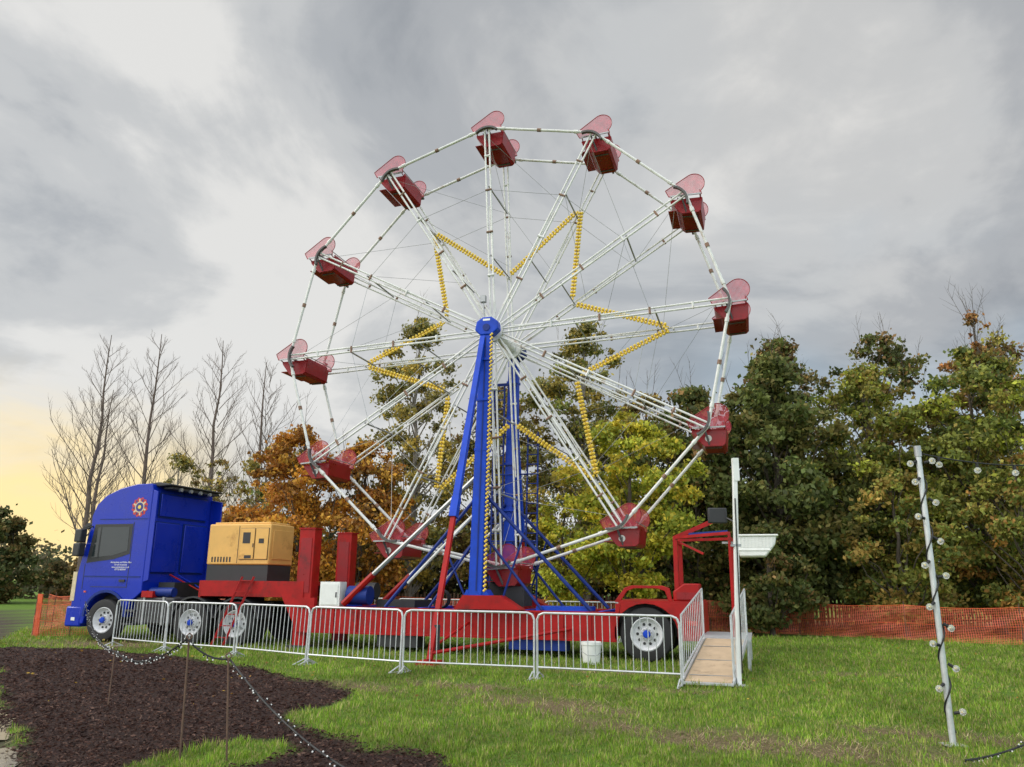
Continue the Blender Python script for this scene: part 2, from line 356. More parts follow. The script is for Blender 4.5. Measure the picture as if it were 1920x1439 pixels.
tr.tube('axle',BLKM,(3.64,Y0+.2,.56),(3.64,Y1-.2,.56),.07)
tr.prism('mudguard',RED,[(3.0,1.24),(3.2,1.50),(3.35,1.55),(4.0,1.55),(4.15,1.5),(4.2,1.24),(4.12,1.24),(4.05,1.44),(3.9,1.49),(3.4,1.49),(3.25,1.43),(3.12,1.24)],Y0-.06,Y0+.0)
tr.prism('operator_console',RED,[(4.22,1.24),(4.22,1.44),(4.45,1.60),(4.76,1.60),(4.76,1.24)],Y0-.06,Y0+.7)
tr.box('console_panel',DRED,4.3,4.7,Y0-.075,Y0-.06,1.28,1.42)
tr.box('tail_lamps',simple('lamp_red',(.5,.02,.01),.2),4.5,4.7,Y0-.115,Y0-.10,.75,.85)
for (x,y) in ((4.3,Y0),(5.45,Y0-.9),(4.3,Y0+1.1),(5.45,Y0+1.1)):
    tr.beam('canopy_post',RED,(x,y,.6 if x>5 else 1.24),(x,y,2.58),.055 if x>5 else .09,.055 if x>5 else .09)
tr.beam('canopy_rail',RED,(4.3,Y0,2.55),(5.45,Y0-.9,2.58),.08,.06); tr.beam('canopy_rail',RED,(4.3,Y0+1.1,2.55),(5.45,Y0+1.1,2.58),.08,.06)
tr.beam('canopy_rail',RED,(4.3,Y0,2.47),(4.3,Y0+1.1,2.47),.06,.06); tr.beam('canopy_rail',RED,(5.45,Y0-.9,2.47),(5.45,Y0+1.1,2.47),.06,.06)
tr.beam('canopy_arm',RED,(4.3,Y0,2.55),(5.3,Y0+.3,3.0),.06,.09); tr.beam('canopy_arm',RED,(4.4,Y0,2.45),(4.9,Y0-.3,2.2),.04,.04)
tr.beam('canopy_arm',DBLUE,(4.5,Y0+.1,2.62),(5.4,Y0-.2,2.66),.03,.05)
tr.box('platform',GALV,4.80,5.75,Y0-1.0,Y0+1.3,.52,.58)
for x in (4.85,5.70):
    for y in (Y0-.95,Y0+1.25): tr.box('platform_leg',GALV,x-.03,x+.03,y-.03,y+.03,0,.52)
tr.done({'operator_console':.03,'support_post':.01,'rear_side':.01,'mudguard':.008})
rp=Obj('entrance_ramp',MF)
rp.beam('ramp_board',WOOD,(5.08,-3.95,.05),(5.28,-1.32,.56),.74,.03)
for dx in (-.40,.40): rp.beam('ramp_side',GALV,(5.08+dx,-3.95,.06),(5.28+dx,-1.32,.57),.035,.07)
for i in range(3):
    t=i/3+.12; rp.beam('ramp_cleat',STEEL,(4.74+.2*t,-3.95+2.63*t,.072+.51*t),(5.42+.2*t,-3.95+2.63*t,.072+.51*t),.02,.008)
rp.box('ramp_toe',GALV,4.68,5.48,-4.12,-3.94,.03,.06)
for dx in (-.40,.40):
    a0=Vector((5.08+dx,-3.8,0)); a1=Vector((5.28+dx,-1.4,0))
    for z0,z1 in ((1.08,1.50),(.2,.66)): rp.tube('guard_rail',GALV,a0+Vector((0,0,z0)),a1+Vector((0,0,z1)),.018)
    for i in range(13):
        t=i/12; p=a0.lerp(a1,t); rp.tube('guard_bar',GALV,p+Vector((0,0,.2+.46*t if 0<i<12 else 0)),p+Vector((0,0,1.08+.42*t)),.007 if 0<i<12 else .018,n=6)
rp.done()
wp=Obj('lighting_post',None)
wp.beam('post',WPL,(3.70,13.45,0),(3.84,13.45,3.67),.075,.075); wp.box('post_head',WPL,3.80,3.90,13.40,13.50,3.30,3.69)
wp.box('post_plate',GALV,3.58,3.82,13.33,13.57,0,.02)
wp.box('bracket',STEEL,3.70,3.86,13.41,13.49,2.2,2.24); wp.tube('cable',CABLE,(3.75,13.40,.2),(3.80,13.40,3.0),.01)
wp.done({'post':.008})
fl=Obj('floodlight',None)
fl.box('lamp_body',BLKM,3.40,3.72,13.65,13.75,2.60,2.86); fl.tube('lamp_arm',BLKM,(3.7,13.6,2.68),(3.80,13.47,2.6),.015); fl.box('lamp_face',GLASS,3.42,3.70,13.755,13.76,2.62,2.84)
fl.done({'lamp_body':.02})
wc=Obj('white_light_canopy',MF)
X=(5.60,6.34)
wc.prism('shell',WPL,[(X[0],2.52),(X[1],2.52),(X[1]-.03,2.36),(X[1]-.14,2.22),(X[1]-.22,2.12),(X[0]+.03,2.12)],-1.35,-.75)
wc.box('rim_lip',WPL,X[0]-.02,X[1]+.03,-1.38,-.72,2.51,2.545)
wc.box('lower_lip',WPL,X[0]+.0,X[1]-.12,-1.365,-.74,2.235,2.255)
for i in range(10): wc.box('ribs',WPL,X[0]+.04+i*.066,X[0]+.062+i*.066,-1.362,-.74,2.30,2.49)
wc.beam('mount_arm',STEEL,(5.3,-1.05,2.4),(5.62,-1.05,2.4),.04,.04)
wc.done({'shell':.03,'rim_lip':.01})
# ------------------------------------------------------------------ generator
ge=Obj('diesel_generator',MF)
gx0,gx1,gy0,gy1=-7.85,-5.98,.18,1.28
ge.box('canopy',GENY,gx0,gx1,gy0,gy1,1.96,3.0); ge.box('base_frame',BLKM,gx0+.02,gx1-.02,gy0+.02,gy1-.02,1.56,1.95)
ge.box('roof',GENY,gx0+.1,gx1-.08,gy0+.08,gy1-.08,3.0,3.05)
ge.box('panel_gap',BLKM,-6.93,-6.915,gy0-.004,gy0,2.0,2.95)
for (a,b) in ((-6.86,-6.44),(-6.40,-6.03)):
    ge.box('door_shadow_gap',BLKM,a-.012,b+.012,gy0-.005,gy0,2.088,2.892); ge.box('doors',GENY,a,b,gy0-.025,gy0-.005,2.10,2.88); 
ge.box('control_window',BLKM,-6.78,-6.56,gy0-.03,gy0-.025,2.5,2.78); ge.box('door_handle',BLKM,-6.47,-6.45,gy0-.04,gy0-.025,2.4,2.5)
ge.box('sockets',BLKM,-6.7,-6.5,gy0-.03,gy0-.025,2.12,2.2); ge.box('sockets',BLKM,-6.30,-6.15,gy0-.03,gy0-.025,2.5,2.62)
for i in range(7): ge.box('louvres',BLKM,-7.7+i*.09,-7.66+i*.09,gy0-.006,gy0,2.03,2.16)
ge.box('lift_eye',BLKM,-7.0,-6.9,.7,.76,3.05,3.1)
ge.box('end_panel',GENY,gx1,gx1+.02,gy0+.12,gy1-.12,2.1,2.85)
ge.done({'canopy':.035,'doors':.008,'roof':.02,'end_panel':.01})
# ------------------------------------------------------------------ tractor
tk=Obj('semi_truck',MF)
ty0,ty1=-.32,2.16
prof=[(-11.54,.42),(-11.58,.9),(-11.56,1.45),(-11.50,1.75),(-11.36,2.5),(-11.26,3.0),(-11.28,3.22),(-11.16,3.52),(-10.9,3.76),(-10.45,3.95),(-9.9,4.06),(-9.42,4.06),(-9.38,3.9),(-9.36,1.25),(-9.55,1.10),(-9.72,1.0),(-9.80,.62)]
for i in range(11):
    t=math.radians(0+i*180/10); prof.append((-10.46+.62*math.cos(t),.62+.60*math.sin(t)))
prof+=[(-11.12,.42)]
tk.prism('cab',CABB,prof,ty0,ty1)
tk.box('arch_liner',BLKM,-11.05,-9.9,ty0+.35,ty1-.35,.5,1.3)
archtrim=[(-10.46+.70*math.cos(math.radians(t)),.62+.68*math.sin(math.radians(t))) for t in range(0,181,15)]+[(-10.46+.63*math.cos(math.radians(t)),.62+.61*math.sin(math.radians(t))) for t in range(180,-1,-15)]
tk.prism('arch_trim',DBLUE,archtrim,ty0-.03,ty0+.02)
tk.box('door_gap',BLKM,-11.02,-9.86,ty0-.006,ty0,1.36,1.376); tk.box('door_gap',BLKM,-9.86,-9.844,ty0-.006,ty0,1.36,3.05); tk.box('door_gap',BLKM,-11.30,-11.285,ty0-.006,ty0,1.3,1.95)
tk.prism('side_window',GLASS,[(-11.12,2.12),(-11.00,2.92),(-9.98,2.92),(-9.96,2.30),(-10.4,2.18)],ty0-.010,ty0)
tk.prism('window_seal',BLKM,[(-11.26,1.98),(-11.12,3.0),(-9.88,3.0),(-9.88,2.22),(-10.38,2.08)],ty0-.006,ty0-.001)
tk.box('window_pillar',BLKM,-10.92,-10.88,ty0-.014,ty0-.006,2.12,2.92)
tk.prism('windscreen',GLASS,[(-11.50,1.95),(-11.35,2.85),(-11.30,2.85),(-11.45,1.95)],ty0+.15,ty1-.15)
tk.prism('sun_visor',BLKM,[(-11.45,3.05),(-11.60,2.92),(-11.58,2.89),(-11.28,3.0)],ty0+.05,ty1-.05)
for z in (2.35,2.72):
    tk.box('mirror',BLKM,-11.50,-11.28,ty0-.30,ty0-.08,z-.2,z+.14)
tk.tube('mirror_arm',BLKM,(-11.3,ty0-.2,2.85),(-11.2,ty0,2.95),.02); tk.box('door_handle',BLKM,-10.10,-9.92,ty0-.03,ty0,1.50,1.56)
tk.box('side_mould',DBLUE,-11.3,-9.45,ty0-.012,ty0,1.62,1.65)
tk.box('roof_line',DBLUE,-11.0,-9.42,ty0-.008,ty0,3.12,3.14)
tk.box('bumper',CABB,-11.72,-11.2,ty0-.01,ty1+.01,.34,.86); tk.box('grille',BLKM,-11.62,-11.56,ty0+.3,ty1-.3,.9,1.7); tk.box('headlamp',WPL,-11.74,-11.5,ty0+.04,ty0+.42,.6,.8)
tk.box('fog_lamps',WPL,-11.5,-11.38,ty0-.02,ty0-.01,.5,.58); tk.box('marker_lamps',ORPL,-11.2,-11.14,ty0-.02,ty0,1.22,1.26)
tk.box('cream_strip',mat('cream_paint',(.6,.5,.32),.5),-11.63,-11.50,ty0-.012,ty0+.05,1.0,1.75)
for z in (.52,.86): tk.box('steps',BLKM,-9.86,-9.5,ty0-.02,ty0+.3,z-.1,z-.05)
for (a,b,z0,z1) in ((ty0+.20,ty0+1.12,1.75,3.05),(ty0+1.34,ty1-.2,1.75,3.05),(ty0+.3,ty1-.3,3.22,3.82)):
    tk.box('relief_groove_shade',DBLUE,-9.36,-9.352,a-.035,b+.035,z0-.035,z1+.035)  # flat dark borders paint groove shade around the raised rear panels
    tk.box('rear_relief',CABB,-9.352,-9.31,a,b,z0,z1)
tk.box('rear_lower',BLKM,-9.36,-9.2,ty0+.2,ty1-.2,.95,1.3)
tk.prism('side_deflector',CABB,[(-9.37,1.5),(-9.37,3.85),(-9.0,3.78),(-8.98,1.55)],ty1-.06,ty1-.01)
tk.prism('side_deflector',CABB,[(-9.37,1.5),(-9.37,3.9),(-9.22,3.85),(-9.2,1.55)],ty0+.01,ty0+.05)
tk.prism('roof_spoiler',BLKM,[(-9.9,4.065),(-9.35,4.12),(-8.95,4.06),(-8.95,4.02),(-9.35,4.0)],ty0+.14,ty1-.14)
tk.box('light_bar',BLKM,-9.3,-9.0,ty0+.3,ty1-.2,3.94,4.0)
for i in range(4): tk.tube('work_light',STEEL,(-9.02,ty0+.6+i*.4,3.94),(-8.94,ty0+.6+i*.4,3.94),.05,n=12)
for y in (.35,1.35): tk.box('frame_rail',BLKM,-11.0,-5.9,y,y+.12,.8,1.05)
tk.box('fuel_tank',BLKM,-9.55,-8.35,ty0+.04,ty0+.6,.45,1.12); tk.tube('air_tank',DBLUE,(-9.2,ty0+.2,1.25),(-8.5,ty0+.2,1.25),.12,n=16)
tk.box('engine_gear',BLKM,-9.2,-8.7,.1,1.8,1.1,1.5); tk.tube('hose',RED,(-9.3,.6,1.7),(-8.4,.7,1.3),.02); tk.tube('hose',CABB,(-9.3,.9,1.7),(-8.4,.9,1.3),.02)
tk.box('tank_strap',STEEL,-9.3,-9.24,ty0+.03,ty0+.61,.44,1.13); tk.box('tank_strap',STEEL,-8.7,-8.64,ty0+.03,ty0+.61,.44,1.13)
tk.box('red_bracket',RED,-9.35,-9.0,ty0,ty0+.3,1.12,1.28)
wheel(tk,'front_wheel',(-10.46,ty0+.13,.53),.53,.32)
for x in (-7.75,-6.45):
    wheel(tk,'drive_wheel',(x,ty0+.13,.53),.53,.32)
    tk.lathe('drive_inner',BLK,(x,ty0+.5,.53),[(-.15,.3),(-.15,.52),(.15,.52),(.15,.3)],n=24)
    tk.prism('mudguard',BLKM,[(x+.66*math.cos(math.radians(t)),.55+.62*math.sin(math.radians(t))) for t in range(10,171,16)]+[(x+.60*math.cos(math.radians(t)),.55+.58*math.sin(math.radians(t))) for t in range(170,9,-16)],ty0,ty0+.65)
for x in (-10.46,-7.75,-6.45): tk.lathe('far_tyres',BLK,(x,ty1-.16,.53),[(-.16,0),(-.16,.52),(.16,.52),(.16,0)],n=24)
tk.tube('fifth_wheel',BLKM,(-7.1,.93,1.05),(-7.1,.93,1.17),.5,n=24)
MR_=simple('mark_red',(.5,.03,.03)); MC_=simple('mark_cream',(.6,.5,.35)); MN_=simple('mark_navy',(.02,.03,.2))
star=[]
for i in range(24):
    rr=.27 if i%2 else .23; star.append((-9.74+rr*math.cos(i*math.pi/12),3.44+rr*math.sin(i*math.pi/12)))
tk.prism('round_mark',MR_,star,ty0-.004,ty0)
for i in range(12):
    a=i*math.pi/6+.13; tk.beam('round_mark_rays',MC_ if i%2 else MN_,(-9.74+.15*math.cos(a),ty0-.005,3.44+.15*math.sin(a)),(-9.74+.22*math.cos(a),ty0-.005,3.44+.22*math.sin(a)),.006,.045,up=(math.sin(a),0,-math.cos(a)))
for r_,m_,d_ in ((.15,MC_,.009),(.12,MN_,.012),(.05,YEL,.016)):
    tk.lathe('round_mark',m_,(-9.74,ty0,3.44),[(0,r_),(-d_,r_),(-d_,0)],n=20)
tk.done({'cab':.10,'bumper':.05,'rear_relief':.02,'fuel_tank':.05,'mirror':.03,'roof_spoiler':.02,'side_deflector':.01})
text(tk.e,'door_lettering','Attractions and Rides Hire\nfor all occasions\nwww.attractions.co.uk\n07770 830042',.062,(-10.12,ty0-.008,1.98),(math.pi/2,0,0),TEXTW,shear=.2)
lad=Obj('step_ladder',MF)
for dx in (0,.33): lad.beam('rail',RED,(-6.35+dx,-.32,1.66),(-6.75+dx,-.75,.05),.03,.05)
for i in range(6):
    t=i/6+.06; lad.beam('rung',RED,(-6.35-.4*t,-.32-.43*t,1.66-1.6*t),(-6.02-.4*t,-.32-.43*t,1.66-1.6*t),.05,.02)
lad.done()
bk=Obj('plastic_bucket',Matrix.Translation((1.67,16.85,0)))
bk.lathe('pail',WPL,(0,0,0),[(0,0),(0,.17),(.36,.20),(.37,.21),(.43,.21),(.43,.198),(.05,.16)],n=28,axis='z')
bk.path('handle',STEEL,[(-.21,0,.40),(-.22,-.08,.26),(-.1,-.19,.18),(.1,-.19,.18),(.22,-.08,.26),(.21,0,.40)],.005)
bk.done()
# ------------------------------------------------------------------ barriers
def barrier(p,q,lean=0.,name='crowd_control_barrier'):
    p=Vector((*p,0));q=Vector((*q,0)); d=(q-p); L=d.length; ang=math.atan2(d.y,d.x)
    b=Obj(name,Matrix.Translation(p)@Matrix.Rotation(ang,4,'Z')@Matrix.Rotation(lean,4,'X'))
    x0,x1=.03,L-.03; zt=1.08; zb=.20; r=.12
    pts=[(x0,0,.02),(x0,0,zt-r),(x0+.035,0,zt-.035),(x0+r,0,zt),(x1-r,0,zt),(x1-.035,0,zt-.035),(x1,0,zt-r),(x1,0,.02)]
    b.path('frame',GALV,pts,.0195,n=8); b.tube('bottom_rail',GALV,(x0,0,zb),(x1,0,zb),.016)
    n=int((x1-x0)/.125)
    for i in range(1,n):
        x=x0+(x1-x0)*i/n; b.tube('bars',GALV,(x,0,zb),(x,0,zt),.0078,n=6)
    for x in (x0+.03,x1-.03):
        b.beam('foot',GALV,(x,-.26,.02),(x,.26,.02),.045,.012); b.tube('foot',GALV,(x,-.25,.02),(x,0,.12),.012); b.tube('foot',GALV,(x,.25,.02),(x,0,.12),.012)
    b.done()
pts=[(-9.50,19.79),(-7.69,18.49),(-5.76,17.42),(-3.89,15.96),(-1.91,14.77),(.455,14.06),(2.756,13.18)]
for i in range(6): barrier(pts[i],pts[i+1],random.uniform(-.04,.04))
def FL(lx,ly):
    v=MF@Vector((lx,ly,0)); return (v.x,v.y)
for i in range(5): barrier(FL(-6.9+2.3*i,5.0),FL(-4.65+2.3*i,5.0))
# ------------------------------------------------------------------ orange fence
def ofence(pts,h=1.0,name='orange_mesh_fence',sag=.06):
    f=Obj(name); V=[];F=[];U=[]; s=0
    P_=[]
    for i in range(len(pts)-1):
        a=Vector(pts[i]);b=Vector(pts[i+1]); n=max(2,int((b-a).length/.5))
        for j in range(n): 
            P_.append((a.lerp(b,j/n),(j/n)))
        f.tube('stake',RODM,(a.x,a.y,0),(a.x,a.y,h+.12),.012,n=6)
    P_.append((Vector(pts[-1]),0)); f.tube('stake',RODM,(*pts[-1],0),(*pts[-1],h+.12),.012,n=6)
    for i,(p,t) in enumerate(P_):
        if i: s+=(p-P_[i-1][0]).length
        dz=-sag*math.sin(math.pi*t)+random.uniform(-.03,.03)
        for kk in range(5):
            z=(.03+(h-.03)*kk/4)+dz*kk/4
            V.append((p.x+random.uniform(-.02,.02),p.y+random.uniform(-.04,.04),z)); U.append((s/.06,z/.045))
    for i in range(len(P_)-1):
        for kk in range(4): F.append((i*5+kk,(i+1)*5+kk,(i+1)*5+kk+1,i*5+kk+1))
    me=bpy.data.meshes.new('net'); me.from_pydata(V,[],F); uv=me.uv_layers.new(name='UVMap')
    for li,lo in enumerate(me.loops): uv.data[li].uv=U[lo.vertex_index]
    me.materials.append(OMESH); o=bpy.data.objects.new('net',me); S.collection.objects.link(o); o.parent=f.e
    for k,zz in ((0,h),(1,h*.5)):
        Q=[(p.x,p.y,zz-(sag*math.sin(math.pi*t) if k==0 else sag*.5*math.sin(math.pi*t))) for p,t in P_]
        f.path('net_edge',ORPL,Q,.008 if k==0 else .005,n=4)
    f.done()
ofence([(-13.0,31.5),(-10,31.2),(-7,30.8),(-4,30.4),(-1,30),(2,29.6),(5,29.2),(7.0,28.6),(9.6,27.2),(12.1,25.1),(14.4,23.1),(17,21),(20,19)],1.05)
ofence([(-13.1,22.7),(-13.5,24.3),(-13.9,26.0),(-15.5,27.5)],1.05)
op=Obj('orange_post',Matrix.Translation((-12.95,22.6,0))); op.beam('post',ORPL,(0,0,0),(-.03,0,1.15),.13,.05); op.done()
ofence([(-13.0,22.5),(-12.2,22.9),(-11.6,23.4)],.9)
pk=Obj('wooden_fence')
x=-14.
while x<26:
    y=33.0-.05*x; h=1.15+random.uniform(-.06,.06)
    pk.box('pickets',FWOOD,x,x+.09,y,y+.02,.05,h); x+=.15
for z in (.35,.9): pk.beam('rails',FWOOD,(-14,33.75,z),(26,31.75,z),.04,.08)
pk.done()
# ------------------------------------------------------------------ leaf and tree generators
def set_cols(me,cols):
    at=me.color_attributes.new('Col','FLOAT_COLOR','POINT'); at.data.foreach_set('color',cols.astype(np.float32).ravel())
def quads_mesh(name,C,A,B,cols,m,parent=None):
    n=len(C); V=np.empty((n,4,3)); V[:,0]=C-A; V[:,1]=C+B; V[:,2]=C+A; V[:,3]=C-B
    me=bpy.data.meshes.new(name); me.vertices.add(4*n); me.vertices.foreach_set('co',V.ravel())
    me.loops.add(4*n); me.loops.foreach_set('vertex_index',np.arange(4*n)); me.polygons.add(n)
    me.polygons.foreach_set('loop_start',np.arange(n)*4); me.polygons.foreach_set('loop_total',np.full(n,4)); me.update(calc_edges=True)
    cc=np.ones((n,4,4)); cc[:,:,:3]=cols[:,None,:]; set_cols(me,cc)
    me.materials.append(m); o=bpy.data.objects.new(name,me); S.collection.objects.link(o)
    if parent: o.parent=parent
    return o
def runit(n):
    v=rng.normal(size=(n,3)); return v/np.linalg.norm(v,axis=1)[:,None]
def foliage(parent,clumps,n,size,pal,name='foliage',shell=2.0,jit=.25):
    cl=np.array([c[:6] for c in clumps]); w=cl[:,3]*cl[:,4]+cl[:,3]*cl[:,5]; w/=w.sum()
    idx=rng.choice(len(cl),n,p=w); d=runit(n); r=rng.random(n)**(1/shell)
    r*=1+.40*rng.normal(size=n)*(rng.random(n)<.45)
    C=cl[idx,:3]+d*cl[idx,3:6]*r[:,None]
    a=runit(n); a[:,2]-=.35; a/=np.linalg.norm(a,axis=1)[:,None]; b=np.cross(a,runit(n)); b/=np.linalg.norm(b,axis=1)[:,None]
    s=size*(.6+.8*rng.random(n))
    pal=np.array(pal); cp=rng.integers(0,len(pal),len(cl)); use=np.where(rng.random(n)<.55,cp[idx],rng.integers(0,len(pal),n))
    cols=pal[use]*(1+jit*rng.normal(size=n))[:,None].clip(.35,1.9)
    cols*=(.75+.5*rng.random(len(cl)))[idx][:,None]
    return quads_mesh(name,C,a*s[:,None]*.5,b*s[:,None]*.32,cols.clip(.003,1),LEAF,parent)
def limb(o,m,p,q,r0,r1,seg=4,wob=.06,part='branches',n=5):
    p=Vector(p);q=Vector(q); L=(q-p).length; pr=p
    for i in range(1,seg+1):
        t=i/seg; c=p.lerp(q,t)
        if i<seg: c+=Vector((random.uniform(-1,1),random.uniform(-1,1),random.uniform(-.5,1)))*wob*L
        o.tube(part,m,pr,c,r0+(r1-r0)*(i-1)/seg,r0+(r1-r0)*t,n=n,caps=False); pr=c
def twigs(o,m,base,d,L,r,depth,part='twigs',spread=.5,up=.25,cnt=5):
    d=d.normalized(); p=Vector(base); seg=4
    P_=[p.copy()]; dd=d.copy()
    for i in range(seg):
        dd=(dd+Vector((random.uniform(-1,1),random.uniform(-1,1),random.uniform(-1,1)))*.10+Vector((0,0,up*.3))).normalized()
        q=p+dd*L/seg; o.tube(part,m,p,q,r*(1-i/seg*.7),r*(1-(i+1)/seg*.7),n=3 if depth<2 else 4,caps=False); p=q; P_.append(p.copy())
    if depth>0:
        for i in range(cnt):
            t=.25+.75*(i+random.random()*.6)/cnt; k=min(seg-1,int(t*seg)); b=P_[k].lerp(P_[k+1],t*seg-k if t*seg-k<=1 else 1)
            side=Vector((random.uniform(-1,1),random.uniform(-1,1),random.uniform(-.2,.6))); side-=dd*side.dot(dd); side.normalize()
            twigs(o,m,b,dd*(1-spread)+side*spread+Vector((0,0,up*.5)),L*random.uniform(.35,.55)*(1.15-.5*t),r*.5,depth-1,part,spread,up,cnt)
def crown(x,y,z0,z1,rad,n,rc,shape=.5,lean=0):
    out=[]
    for i in range(n):
        t=random.random(); 
        prof=(math.sin(math.pi*min(1,max(0,(t**(math.log(.5)/math.log(shape)))))))**.6
        a=random.uniform(0,6.283); rr=rad*prof*math.sqrt(random.random())
        s=rc*random.uniform(.5,1.3)*(1-.40*t)
        out.append((x+rr*math.cos(a)+lean*t,y+rr*math.sin(a),z0+(z1-z0)*t,s*1.15,s*1.15,s*.72))
    return out
def tree(name,x,y,h,rad,z0,n,rc,leaves,size,pal,bark=BARK,tr_=.16,shape=.45,tw=0,shell=2.,lean=0):
    n=int(n*1.5); rc*=.86; leaves=int(leaves*1.4); size*=.94; shell*=.8
    t=Obj(name); cl=crown(x,y,z0,h-rc*.4,rad,n,rc,shape,lean)
    top=Vector((x+lean*.8,y,h*.9)); limb(t,bark,(x,y,-.05),top,tr_,.03,8,.012,'trunk',8)
    t.lathe('root_flare',bark,(x,y,0),[(-.05,tr_*1.6),(.15,tr_*1.15),(.4,tr_)],n=8,axis='z')
    for c in cl[::3]:
        zz=max(z0*.6,c[2]-random.uniform(.8,2.2)-.35*math.hypot(c[0]-x,c[1]-y)); f=zz/(h*.9)
        limb(t,bark,(x+lean*.8*f,y,zz),c[:3],tr_*.4*(1-f*.7),.012,4,.05)
    for c in random.sample(cl,min(tw,len(cl))):
        twigs(t,bark,Vector(c[:3]),Vector((random.uniform(-.5,.5),random.uniform(-.5,.5),1)),random.uniform(1.,1.8),.014,1)
    t.done(); foliage(t.e,cl,leaves,size,pal,shell=shell)
    return t
G_dark=[(.10,.13,.035),(.13,.155,.04),(.16,.165,.045),(.09,.11,.035),(.20,.17,.05)]
G_mid=[(.20,.23,.05),(.25,.27,.055),(.15,.19,.045),(.31,.28,.06),(.28,.21,.05)]
G_yel=[(.48,.46,.05),(.38,.41,.05),(.58,.50,.06),(.30,.35,.05),(.64,.50,.06)]
G_or=[(.50,.22,.035),(.60,.30,.04),(.42,.17,.035),(.62,.36,.06),(.30,.14,.035)]
G_bir=[(.30,.26,.08),(.38,.30,.07),(.22,.22,.07),(.48,.35,.07),(.18,.17,.07)]
G_brn=[(.30,.18,.07),(.21,.14,.06),(.36,.23,.08),(.17,.14,.06)]
tree('orange_autumn_tree',-7.8,29.5,7.4,2.6,1.0,85,.68,22000,.16,G_or,tr_=.14,shape=.42,tw=10)
tree('orange_autumn_tree',-5.6,30.0,6.9,2.2,.9,60,.66,14000,.16,G_or+G_brn[:1],tr_=.12,shape=.42,tw=10)
tree('birch_tree',-4.0,32.2,12.8,2.5,1.5,105,.68,20000,.16,G_bir,PBARK,.15,shape=.38,tw=12,shell=1.6)
tree('birch_tree',3.1,32.8,12.9,2.8,1.5,115,.68,22000,.16,G_bir+G_mid[:1],PBARK,.15,shape=.38,tw=12,shell=1.6)
tree('birch_tree',-.6,33.8,10.2,2.8,1.0,75,.74,16000,.17,G_brn+G_bir,BARK,.13,tw=16,shell=1.7)
tree('birch_tree',-9.8,36,7.6,2.2,1.5,45,.6,6500,.16,G_brn+G_mid,BARK,.12,tw=20,shell=1.5)
tree('yellow_green_maple',4.1,27.2,7.6,2.5,1.4,66,.60,20000,.16,G_yel,BARK,.10,shape=.5,tw=4)
tree('yellow_green_maple',1.9,28.6,4.8,1.4,1.0,26,.5,7000,.15,G_yel,BARK,.06)
tree('chestnut_tree',10.0,29.6,10.3,3.0,.8,120,.84,29000,.22,G_dark,BARK,.22,shape=.40,tw=8)
tree('chestnut_tree',7.3,31.2,9.6,2.6,.8,75,.84,18000,.22,G_dark+G_brn[:1],BARK,.2,shape=.4,tw=14)
tree('ash_tree',13.6,29.6,10.0,2.9,1.2,105,.72,22000,.17,G_mid+G_yel[1:2],BARK,.17,tw=8,shell=1.8)
tree('ash_tree',17.2,28.8,10.6,3.3,.9,110,.78,25000,.18,G_mid+G_yel[1:2]+G_dark[:2],BARK,.2,tw=8,shell=1.8)
tree('oak_tree',12.0,34.0,12.4,3.2,1,95,.82,17000,.20,G_brn+G_dark,BARK,.2,tw=30,shell=1.7)
tree('oak_tree',16.2,34.0,12.9,3.4,1,100,.84,18000,.20,G_dark+G_brn[:2],BARK,.2,tw=26,shell=1.7)
tree('oak_tree',20.5,32.0,12.2,3.4,1,90,.84,17000,.20,G_mid+G_brn,BARK,.2,tw=20,shell=1.7)
tree('sycamore_tree',18.9,30.6,12.6,1.3,7,22,.5,3200,.17,G_brn+[(.36,.16,.05)],BARK,.14,tw=26,shell=1.5)
tree('hawthorn_tree',6.2,35.5,10.2,3.0,1,65,.76,12000,.19,G_brn+G_bir,BARK,.15,tw=30,shell=1.6)
tree('hawthorn_tree',8.6,26.9,3.6,1.6,.4,30,.6,7500,.17,G_dark+G_brn[:1],BARK,.08)
tree('ash_tree',13.0,26.9,5.6,2.2,.6,46,.62,10000,.16,G_mid+[(.36,.24,.06)],BARK,.1)
tree('ash_tree',16.6,25.8,6.0,2.2,.6,46,.62,10000,.16,G_mid+[(.38,.20,.05)],BARK,.1,tw=5)
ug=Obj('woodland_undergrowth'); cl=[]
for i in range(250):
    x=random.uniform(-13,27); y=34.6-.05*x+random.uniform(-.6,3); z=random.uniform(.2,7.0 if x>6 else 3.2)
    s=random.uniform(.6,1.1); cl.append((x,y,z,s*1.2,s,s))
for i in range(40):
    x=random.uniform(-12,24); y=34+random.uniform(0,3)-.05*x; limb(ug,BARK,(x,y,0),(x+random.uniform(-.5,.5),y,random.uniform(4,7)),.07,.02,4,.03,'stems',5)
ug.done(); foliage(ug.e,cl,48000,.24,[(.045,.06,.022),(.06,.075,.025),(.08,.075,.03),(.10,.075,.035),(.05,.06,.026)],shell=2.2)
far=Obj('distant_tree_line'); cl=[]
for i in range(280):
    x=random.uniform(-75,60); y=random.uniform(62,72); hh=4.6+1.6*math.sin(x*.21)+1.0*math.sin(x*.63+1); 
    if x>-5: hh+=4
    z=random.uniform(.0,max(2,hh)); s=random.uniform(1.1,2.0); cl.append((x,y,z,s*1.3,s,s*.9))
far.done(); foliage(far.e,cl,36000,.40,[(.09,.11,.05),(.11,.12,.06),(.14,.12,.065),(.18,.14,.075)],shell=2.)
G_bush=[(.09,.11,.035),(.12,.125,.038),(.17,.135,.045),(.07,.09,.032),(.21,.14,.05)]
tree('hawthorn_bush',-33.4,52,6.1,2.6,.3,60,.85,19000,.28,G_bush,BARK,.12,shape=.35,shell=1.6,tw=10)
